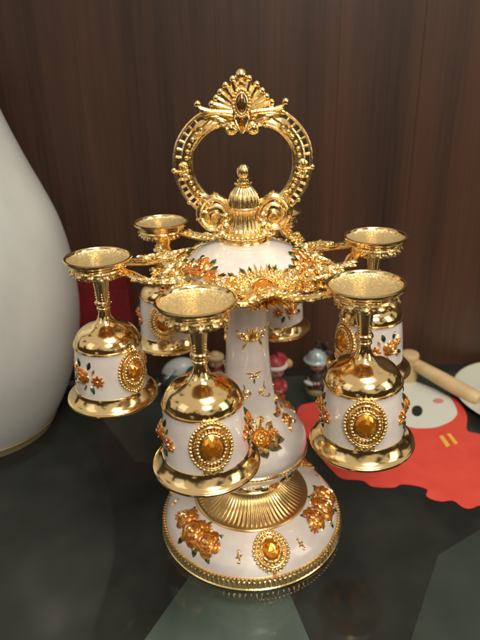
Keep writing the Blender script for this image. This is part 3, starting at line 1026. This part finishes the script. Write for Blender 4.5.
def make_goblet():
    g = thing("goblet", "goblet", "goblet", group="upturned goblets hanging from the stand")
    mb = MB()
    mb.lathe(BANDP, 72)
    mb.build("enamel_band", ENAMEL, g)
    mb = MB()
    lip = [(0.0, 2.7), (1.3, 2.65), (1.75, 2.2), (1.86, 0.9), (2.05, 0.4), (2.40, -0.01), (2.50, -0.03), (2.56, 0.0), (2.59, 0.06), (2.57, 0.13), (2.50, 0.17)]
    lip += smooth_curve([(2.50, 0.17), (2.36, 0.28), (2.23, 0.46), (2.13, 0.65), (2.08, 0.82)], 4) + [(2.03, 0.85)]
    mb.lathe(lip, 96)
    mb.build("rim", GOLD, g)
    mb = MB()
    mb.lathe([(1.80, 3.43), (1.87, 3.44), (1.89, 3.48), (1.87, 3.53), (1.80, 3.54)] +
             smooth_curve([(1.80, 3.55), (1.74, 3.80), (1.58, 4.06), (1.32, 4.28), (1.00, 4.44), (0.70, 4.58), (0.49, 4.76), (0.37, 5.0), (0.32, 5.2)], 5), 96)
    mb.build("shoulder", GOLD, g)
    mb = MB()
    mb.lathe([(0.32, 5.18), (0.30, 5.38), (0.36, 5.42), (0.38, 5.48), (0.36, 5.54), (0.31, 5.58), (0.31, 5.64), (0.38, 5.68), (0.43, 5.77), (0.43, 5.85), (0.38, 5.94), (0.33, 5.98)] +
             smooth_curve([(0.33, 6.0), (0.34, 6.25), (0.38, 6.65), (0.43, 7.05), (0.50, 7.4), (0.64, 7.58)], 4), 48)
    for k in range(4):
        a = pi / 4 + pi / 2 * k
        for z, rr in ((5.80, 0.43), (6.08, 0.34), (6.22, 0.35), (6.36, 0.36)):
            mb.ball((rr * cos(a), rr * sin(a), z), 0.06, 7, 5)
    mb.build("stem", GOLD, g)
    mb = MB()
    mb.lathe(smooth_curve([(0.62, 7.55), (1.0, 7.68), (1.3, 7.82), (1.5, 8.0), (1.57, 8.1)], 4) +
             [(1.58, 8.14), (1.66, 8.18), (1.74, 8.25), (1.78, 8.33), (1.77, 8.40), (1.71, 8.43), (1.66, 8.42), (1.62, 8.38), (1.60, 8.33), (1.58, 8.28)], 96)
    ft = mb.build("foot", GOLD, g)
    mb = MB()
    mb.lathe([(1.59, 8.30)] + smooth_curve([(1.56, 8.25), (1.3, 8.16), (0.8, 8.09), (0.0, 8.06)], 4), 72)
    mb.build("foot_inset", SPARK, ft)
    # medallion facing local +x
    f = wrap(MED, 0.0, z=2.16)
    mb = MB(f)
    mb.ell((0, 0, 0.0), (0.96, 1.20, 0.08), None, 36, 6)
    mb.beads((0, 0), 0.93, 1.17, 38, 0.10, 0.05, 7, 5)
    mb.oval((0, 0), 0.80, 1.02, 0.045, 0.10, 48)
    for k in range(30):
        a = 2 * pi * (k + .5) / 30
        M = Matrix.Rotation(atan2(0.86 * sin(a), 0.72 * cos(a)), 3, 'Z')
        mb.ell((0.70 * cos(a), 0.90 * sin(a), 0.10), (0.12, 0.055, 0.07), M, 6, 4)
    mb.beads((0, 0), 0.60, 0.77, 26, 0.09, 0.13, 7, 5)
    mb.oval((0, 0), 0.50, 0.66, 0.055, 0.15, 40)
    for sg in (1, -1):
        for an, L in ((0, 0.40), (0.55, 0.34), (-0.55, 0.34), (1.1, 0.3), (-1.1, 0.3)):
            mb.leaf((0.16 * sin(an), sg * 1.12), sg * pi / 2 - sg * an, L if sg > 0 else L * 0.7, 0.18, 0.12, 0.03)
        mb.scroll((0.27, sg * 1.22), 0, 0.13, sg * 1.2, 0.05, 0.04)
        mb.scroll((-0.27, sg * 1.22), pi, 0.13, -sg * 1.2, 0.05, 0.04)
    md = mb.build("medallion", RELIEF, g)
    mb = MB(f)
    mb.gem((0, 0), 0.47, 0.61, 0.30, 0.10, 14)
    mb.build("gem", GEM, md, smooth=False)
    for sg in (1, -1):
        f = wrap(BANDP, sg * radians(74), z=2.08)
        mb = MB(f)
        mb.rose((sg * 0.55, 0.05), 0.50, 0.3 * sg)
        mb.daisy((-sg * 0.42, -0.12), 0.38)
        mb.daisy((sg * 1.2, 0.35), 0.27)
        mb.mi = 1
        for c, an in (((sg * 0.3, -0.45), -1.2), ((sg * 0.9, -0.4), -0.6), ((sg * 1.0, 0.35), 1.0), ((-sg * 0.1, 0.22), 2.0)):
            mb.leaf(c, an if sg > 0 else pi - an, 0.42, 0.2, 0.1, 0.0)
        sp = mb.build("flower_spray", [AMBER, RELIEF], g)
        mb = MB(f)
        for c, an in (((sg * 0.15, 0.5), 1.9), ((sg * 0.0, -0.45), -1.9), ((sg * 0.75, 0.55), 1.2), ((sg * 1.1, -0.25), -0.6)):
            mb.leaf(c, an if sg > 0 else pi - an, 0.50, 0.30, 0.11, 0.0)
        mb.build("leaf", GREEN, sp)
    return g


def copy_tree(o, parent=None):
    c = o.copy()
    COL.objects.link(c)
    if parent:
        c.parent = parent
    for ch in list(o.children):
        copy_tree(ch, c)
    return c


G0 = make_goblet()
# order of ARMS; azimuth the medallion faces, small swing of the hanging goblet (degrees about x, y)
FACING = [-77, -97, -155, -148, -93, -36]
SWING = [(0.0, 0.3), (0.0, 2.3), (0, 0.8), (0, 0), (0, 0), (0.3, -1.2)]
GLABELS = [
    "upturned goblet hanging right in front of the column, medallion towards us, nearest to the viewer",
    "upturned goblet hanging over the edge of the red paper card, medallion facing us",
    "upturned goblet behind the one over the red card, bowl partly hidden by that goblet's stem",
    "upturned goblet hanging behind the column, its foot hidden by the handle's volute",
    "upturned goblet at the back between the leftmost goblet and the column, above the beaded ornament",
    "upturned goblet beside the white vase, in front of the red box, medallion facing right",
]
for i, (az, R) in enumerate(ARMS):
    g = G0 if i == 0 else copy_tree(G0)
    g["label"] = GLABELS[i]
    a = radians(az)
    piv = Vector((R * cos(a), R * sin(a), 18.4)) * S
    rot = Matrix.Rotation(radians(SWING[i][0]), 4, 'X') @ Matrix.Rotation(-radians(SWING[i][1]), 4, 'Y') @ Matrix.Rotation(radians(FACING[i]), 4, 'Z')
    g.matrix_world = Matrix.Translation(piv) @ rot @ Matrix.Translation((0, 0, -7.7 * S))

# ------------------------------------------------------------------ vase on the left
V = thing("vase", "large pear shaped white porcelain vase with a worn gilt foot", "vase", (-22.4, 11.5, 0))
vp = [(0.0, 0.3), (4.4, 0.3), (4.75, 0.0), (5.0, 0.02), (5.1, 0.2)] + smooth_curve(
    [(5.1, 0.5), (5.75, 1.3), (6.6, 2.7), (7.5, 4.7), (8.35, 7.3), (8.80, 9.9), (8.9, 12.4), (8.72, 15.2), (8.28, 17.6), (7.55, 19.8), (6.6, 22.3), (5.7, 25.0), (5.1, 27.2), (4.9, 28.6), (5.1, 29.6)], 5)
vp += [(5.1, 29.8), (4.9, 29.8), (4.6, 28.6), (4.8, 27), (6.3, 22), (8.4, 14), (7.9, 7), (4.5, 1.2), (0, 1.0)]
mb = MB()
mb.lathe(vp, 128)
vb = mb.build("body", PORCELAIN, V)
mb = MB()
mb.lathe([(5.02, 0.0), (5.16, 0.04), (5.22, 0.2), (5.28, 0.42), (5.62, 0.9), (5.55, 0.95), (5.1, 0.4)], 128)
mb.build("gilt_foot", PALEGOLD, vb)

# ------------------------------------------------------------------ red paper card with a round face
RED = mat("red_card", (0.62, 0.045, 0.030), 0.0, 0.55)
noise_color(RED, (0.66, 0.065, 0.045), (0.72, 0.080, 0.055), 60, 5)
PAPER = mat("white_card", (0.66, 0.68, 0.62), 0.0, 0.6)
BLACK = mat("black_print", (0.012, 0.018, 0.018), 0.0, 0.5)
PINK = mat("pink_print", (0.60, 0.24, 0.22), 0.0, 0.6)
YELLOW = mat("yellow_print", (0.75, 0.48, 0.07), 0.0, 0.55)
redp = [(4.21, 12.19), (4.58, 13.28), (5.35, 13.74), (6.65, 14.01), (8.32, 14.28), (11.02, 14.17), (14.15, 14.04), (16.79, 15.29), (18.45, 14.2), (18.84, 13.03),
        (18.69, 11.17), (17.96, 9.17), (18.81, 8.59), (19.76, 6.98), (19.71, 4.22), (17.99, 1.1), (16.65, 0.36), (15.71, 0.58), (15.0, 0.31), (14.49, 0.42), (14.19, 0.91), (13.91, 1.12),
        (13.26, 1.04), (12.64, 1.25), (12.34, 1.66), (12.59, 2.26), (11.79, 2.71), (10.89, 2.84), (10.24, 2.54), (8.76, 2.69), (8.17, 3.35), (6.75, 3.61), (6.15, 4.53), (5.69, 5.6),
        (4.96, 8.01), (4.47, 9.52), (4.25, 10.68)]
facep = [(11.38, 15.0), (12.54, 16.91), (14.18, 17.77), (15.44, 17.43), (17.01, 15.99), (17.9, 14.73), (18.24, 13.87), (18.11, 11.96), (17.63, 11.06), (16.88, 10.35),
         (15.76, 9.75), (14.87, 9.57), (13.81, 9.61), (13.06, 9.92), (11.85, 10.11), (11.07, 11.92)]
eyep = [(15.15, 12.07), (15.02, 11.75), (14.84, 11.49), (14.64, 11.31), (14.44, 11.26), (14.28, 11.33), (14.18, 11.51), (14.15, 11.78), (14.21, 12.11), (14.33, 12.43), (14.51, 12.71),
        (14.72, 12.89), (14.92, 12.95), (15.09, 12.87), (15.19, 12.68), (15.21, 12.4)]
cheekp = [(17.47, 13.57), (17.34, 13.37), (17.12, 13.24), (16.86, 13.19), (16.63, 13.25), (16.5, 13.41), (16.5, 13.61), (16.63, 13.81), (16.86, 13.96), (17.12, 14.0), (17.34, 13.94), (17.47, 13.78)]
stripes = [[(15.43, 8.44), (15.77, 8.57), (15.91, 7.24), (15.55, 7.0)], [(16.14, 8.76), (16.44, 8.81), (16.63, 7.47), (16.31, 7.36)]]


def closed_curve(P, n=4):
    Q = P[-2:] + P + P[:2]
    c = smooth_curve(Q, n)
    return c[2 * n:(2 + len(P)) * n]


CARD = thing("paper_card", "flat red cut-out paper card with scalloped edges and a round white face", "paper card", (12, 8, 0))


def flat(name, outline, z0, z1, mt, parent, smooth_edge=True):
    mb = MB()
    o = closed_curve(outline) if smooth_edge else outline
    ar = sum(o[i][0] * o[(i + 1) % len(o)][1] - o[(i + 1) % len(o)][0] * o[i][1] for i in range(len(o)))
    if ar < 0:
        o = o[::-1]
    mb.prism([(x - 12, y - 8) for x, y in o], z0, z1)
    return mb.build(name, mt, parent, smooth=False)


flat("red_sheet", redp, 0.03, 0.07, RED, CARD)
fc = flat("face", facep, 0.08, 0.11, PAPER, CARD)
flat("eye", eyep, 0.112, 0.118, BLACK, fc)
flat("cheek", cheekp, 0.112, 0.118, PINK, fc)
for s_ in stripes:
    flat("stripe", s_, 0.072, 0.079, YELLOW, CARD, False)

# ------------------------------------------------------------------ white plate, wooden stick and ring behind the card
PLATE = mat("cream_plate", (0.62, 0.63, 0.55), 0.0, 0.35, coat=0.3)
mb = MB()
mb.lathe([(0, 0.12), (4.0, 0.12), (4.4, 0.2), (6.0, 0.62), (6.1, 0.70), (6.0, 0.76), (4.3, 0.36), (4.0, 0.28), (0, 0.26)], 96)
tag(mb.build("plate", PLATE, loc=(24.7, 13.6, 0)), "cream white plate cut off by the right edge, under the end of the wooden stick", "plate")

STICK = mat("pale_wood", (0.48, 0.33, 0.15), 0.0, 0.5)
noise_color(STICK, (0.50, 0.36, 0.17), (0.66, 0.51, 0.28), 70, 6, (0.25, 1, 1))
T = thing("wooden_stick", "pale wooden stick with a round knob end, leaning over the back of the card", "stick", (15.3, 17.6, 0))
A, B_ = Vector((0.35, -0.2, 1.9)), Vector((4.75, -5.2, 0.9))
mb = MB()
n = 14
pts = [A.lerp(B_, i / n) for i in range(n + 1)]
mb.tube(pts, [0.56 + 0.06 * sin(pi * i / n) + 0.12 * i / n if i < n else 0.5 for i in range(n + 1)], 14)
mb.build("shaft", STICK, T)
mb = MB()
mb.lathe(smooth_curve([(0.0, 0.02), (0.75, 0.02), (0.86, 0.15), (0.88, 1.0), (0.80, 2.2), (0.88, 2.55), (0.84, 2.8), (0.7, 2.92), (0.0, 2.93)], 3), 32)
mb.build("knob", STICK, T)
# ------------------------------------------------------------------ red box against the wall
RB = mat("dark_red_box", (0.22, 0.010, 0.018), 0.0, 0.4, coat=0.3)
noise_color(RB, (0.13, 0.006, 0.011), (0.19, 0.010, 0.016), 40, 3)
T = thing("box", "dark red upright box against the wall behind the goblet beside the vase", "box", (-13.2, 19.3, 0))
mb = MB()
mb.prism([(-2.5, -0.9), (2.3, -0.9), (2.4, -0.8), (2.4, 0.9), (-2.6, 0.9), (-2.6, -0.8)], 0, 9.9)
mb.build("body", RB, T, smooth=False)
mb = MB()
mb.prism([(-2.62, -0.94), (2.42, -0.94), (2.46, -0.84), (2.46, 0.94), (-2.66, 0.94), (-2.66, -0.84)], 9.9, 10.9)
mb.build("lid", RB, T, smooth=False)

# ------------------------------------------------------------------ little figurines and ornament behind the stand
SKIN = mat("painted_skin", (0.50, 0.30, 0.22), 0.0, 0.45, coat=0.3)
TEALP = mat("pale_teal_paint", (0.34, 0.45, 0.45), 0.3, 0.3, coat=0.4)
DARKP = mat("dark_paint", (0.030, 0.028, 0.035), 0.0, 0.4, coat=0.3)
HAIRP = mat("dark_hair_paint", (0.035, 0.022, 0.018), 0.0, 0.5)
REDP = mat("red_paint", (0.35, 0.030, 0.045), 0.0, 0.4, coat=0.3)
WHITEP = mat("white_paint", (0.68, 0.66, 0.62), 0.0, 0.5)
TANP = mat("tan_paint", (0.50, 0.34, 0.17), 0.0, 0.5)
GREENP = mat("dark_green_paint", (0.020, 0.060, 0.050), 0.0, 0.35, coat=0.4)
OCHRE = mat("ochre_paint", (0.33, 0.25, 0.10), 0.0, 0.5)
GREYP = mat("pale_grey_paint", (0.45, 0.50, 0.49), 0.0, 0.4, coat=0.3)


def figurine(loc, label, coat_m, base_m, sc, hat, hair_m, rz=0.0):
    t = thing("figurine", label, "figurine", loc)
    t.rotation_euler = (0, 0, rz)
    t.scale = (sc, sc, sc)
    mb = MB()
    mb.lathe(smooth_curve([(0, 0), (0.95, 0.0), (1.05, 0.12), (1.05, 0.4), (0.85, 0.5), (0.0, 0.52)], 2), 24)
    mb.build("pedestal", base_m, t)
    # body: one continuous skin - trunk, arms, neck
    bm = MB()
    bm.lathe(smooth_curve([(0, 0.45), (0.80, 0.48), (0.85, 0.9), (0.72, 1.5), (0.55, 1.95), (0.3, 2.15), (0.28, 2.4), (0, 2.45)], 3), 20)
    for sg in (1, -1):
        bm.tube(smooth_curve([(sg * 0.42, 0, 1.9), (sg * 0.85, -0.12, 1.55), (sg * 0.72, -0.55, 1.2), (sg * 0.35, -0.8, 1.25)], 4), [0.24 - 0.008 * i for i in range(13)], 10)
        bm.ell((sg * 0.4, -0.45, 0.62), (0.3, 0.5, 0.24), None, 12, 8)
    b_ = bm.build("body", coat_m, t)
    md = b_.modifiers.new("blend", 'REMESH')
    md.mode = 'VOXEL'
    md.voxel_size = 0.0007
    md.use_smooth_shade = True
    ms = b_.modifiers.new("soft", 'SMOOTH')
    ms.iterations = 6
    hd = MB()
    hd.ell((0, 0, 3.0), (0.78, 0.74, 0.82), None, 20, 14)
    hd.ball((0, -0.76, 2.92), 0.13, 8, 6)
    for sg in (1, -1):
        hd.ball((sg * 0.78, 0, 2.95), 0.17, 8, 6)
        hd.ball((sg * 0.16, -0.83, 1.22), 0.17, 8, 6)
    h_ = hd.build("head", SKIN, t)
    ey = MB()
    for sg in (1, -1):
        ey.ball((sg * 0.27, -0.66, 3.05), 0.09, 8, 6)
    ey.tube(smooth_curve([(-0.22, -0.70, 2.66), (0, -0.74, 2.60), (0.22, -0.70, 2.66)]), 0.035, 5)
    ey.build("face_paint", DARKP, h_)
    hr = MB()
    hr.ell((0, 0.14, 3.10), (0.86, 0.76, 0.82), None, 18, 10)
    for k in range(7):
        a = pi * (0.08 + 0.14 * k)
        hr.ell((-0.74 * cos(a), -0.50 * sin(a) - 0.05, 3.42), (0.2, 0.2, 0.3), None, 8, 6)
    hr.build("hair", hair_m, t)
    if hat == 'helmet':
        h = MB()
        h.lathe(smooth_curve([(1.22, 3.32), (1.26, 3.40), (1.02, 3.55), (0.90, 3.85), (0.66, 4.22), (0.3, 4.42), (0, 4.46)], 3), 28)
        h.build("helmet", TEALP, t)
        h = MB()
        for k in range(9):
            a = 0.7 * k
            h.leaf((0.5 * cos(a) + 0.35, 0.1 * k - 0.4), a, 0.5, 0.3, 0.2, 0.0)
        for k in range(12):
            a = 2.4 * k
            h.ell((0.45 + 0.4 * cos(a), 0.25 + 0.25 * sin(a), 4.35 + 0.05 * k), (0.22, 0.1, 0.3), Matrix.Rotation(a, 3, 'Z') @ Matrix.Rotation(0.5, 3, 'Y'), 8, 5)
        for v in range(len(h.V)):
            x, y, z = h.V[v]
            if z < 1:
                h.V[v] = (x, y, z + 4.3)
        h.build("helmet_plume", HAIRP, t)
        h = MB()
        h.ell((-0.75, -0.85, 1.3), (0.5, 0.3, 0.22), Matrix.Rotation(0.4, 3, 'Y'), 12, 8)
        h.build("shield", GREYP, t)
    elif hat == 'cap':
        h = MB()
        h.lathe(smooth_curve([(0.88, 3.42), (0.86, 3.7), (0.66, 4.05), (0.34, 4.28), (0, 4.36)], 3), 24)
        h.tube(smooth_curve([(0.1, 0, 4.25), (0.6, 0, 4.15), (1.0, 0.0, 3.7)], 4), [0.4 - 0.025 * i for i in range(9)], 10)
        c_ = h.build("cap", REDP, t)
        h = MB()
        h.tube([(0.90 * cos(2 * pi * k / 30), 0.86 * sin(2 * pi * k / 30), 3.46) for k in range(30)], 0.2, 8, True)
        h.build("cap_trim", WHITEP, c_)
        h = MB()
        h.ball((1.12, -0.1, 3.4), 0.42, 14, 10)
        h.build("pompom", TANP, c_)
    else:
        h = MB()
        for k in range(14):
            a = 2 * pi * k / 14
            h.ell((0.62 * cos(a), 0.55 * sin(a), 3.5), (0.32, 0.32, 0.34), None, 10, 7)
        h.ell((0, 0, 3.75), (0.6, 0.55, 0.4), None, 14, 8)
        h.build("curls", TANP, t)
    return t


figurine((6.35, 16.0, 0), "small figurine in a pale teal brimmed helmet with dark plume, beside the right hand goblets", DARKP, OCHRE, 0.98, 'helmet', HAIRP, -0.1)
figurine((2.45, 14.6, 0), "small figurine in a red cap with white trim, right behind the column", REDP, GREENP, 1.05, 'cap', TANP, 0.35)
figurine((-3.0, 17.2, 0), "small figurine with curly tan hair and red coat, seen left of the column", REDP, GREYP, 0.90, 'curls', TANP, -0.4)

T = thing("ornament", "pale grey rounded ornament with dark glossy balls and a silver bead string", "ornament", (-6.6, 17.0, 0))
mb = MB()
mb.ell((0.1, 0.2, 1.75), (1.75, 1.25, 1.25), Matrix.Rotation(-0.35, 3, 'Y'), 28, 16)
mb.ell((0.3, 0.3, 0.6), (1.5, 1.2, 0.62), None, 24, 12)
mb.build("body", GREYP, T)
for c, r in (((-0.25, -1.15, 1.15), 0.86), ((1.55, -0.75, 1.95), 0.78)):
    mb = MB()
    mb.ball(c, r, 20, 14)
    mb.build("ball", GREENP, T)
mb = MB()
mb.ell((-1.1, -0.4, 1.0), (0.7, 0.9, 0.9), None, 16, 10)
mb.build("dark_patch", DARKP, T)
mb = MB()
for k in range(13):
    t = k / 12
    mb.ball((-1.75 + 1.7 * t, -1.05 + 0.15 * sin(pi * t), 1.0 + 1.75 * t - 0.25 * sin(pi * t)), 0.12, 8, 6)
mb.build("bead_string", mat("silver_beads", (0.85, 0.87, 0.86), 1.0, 0.15), T)
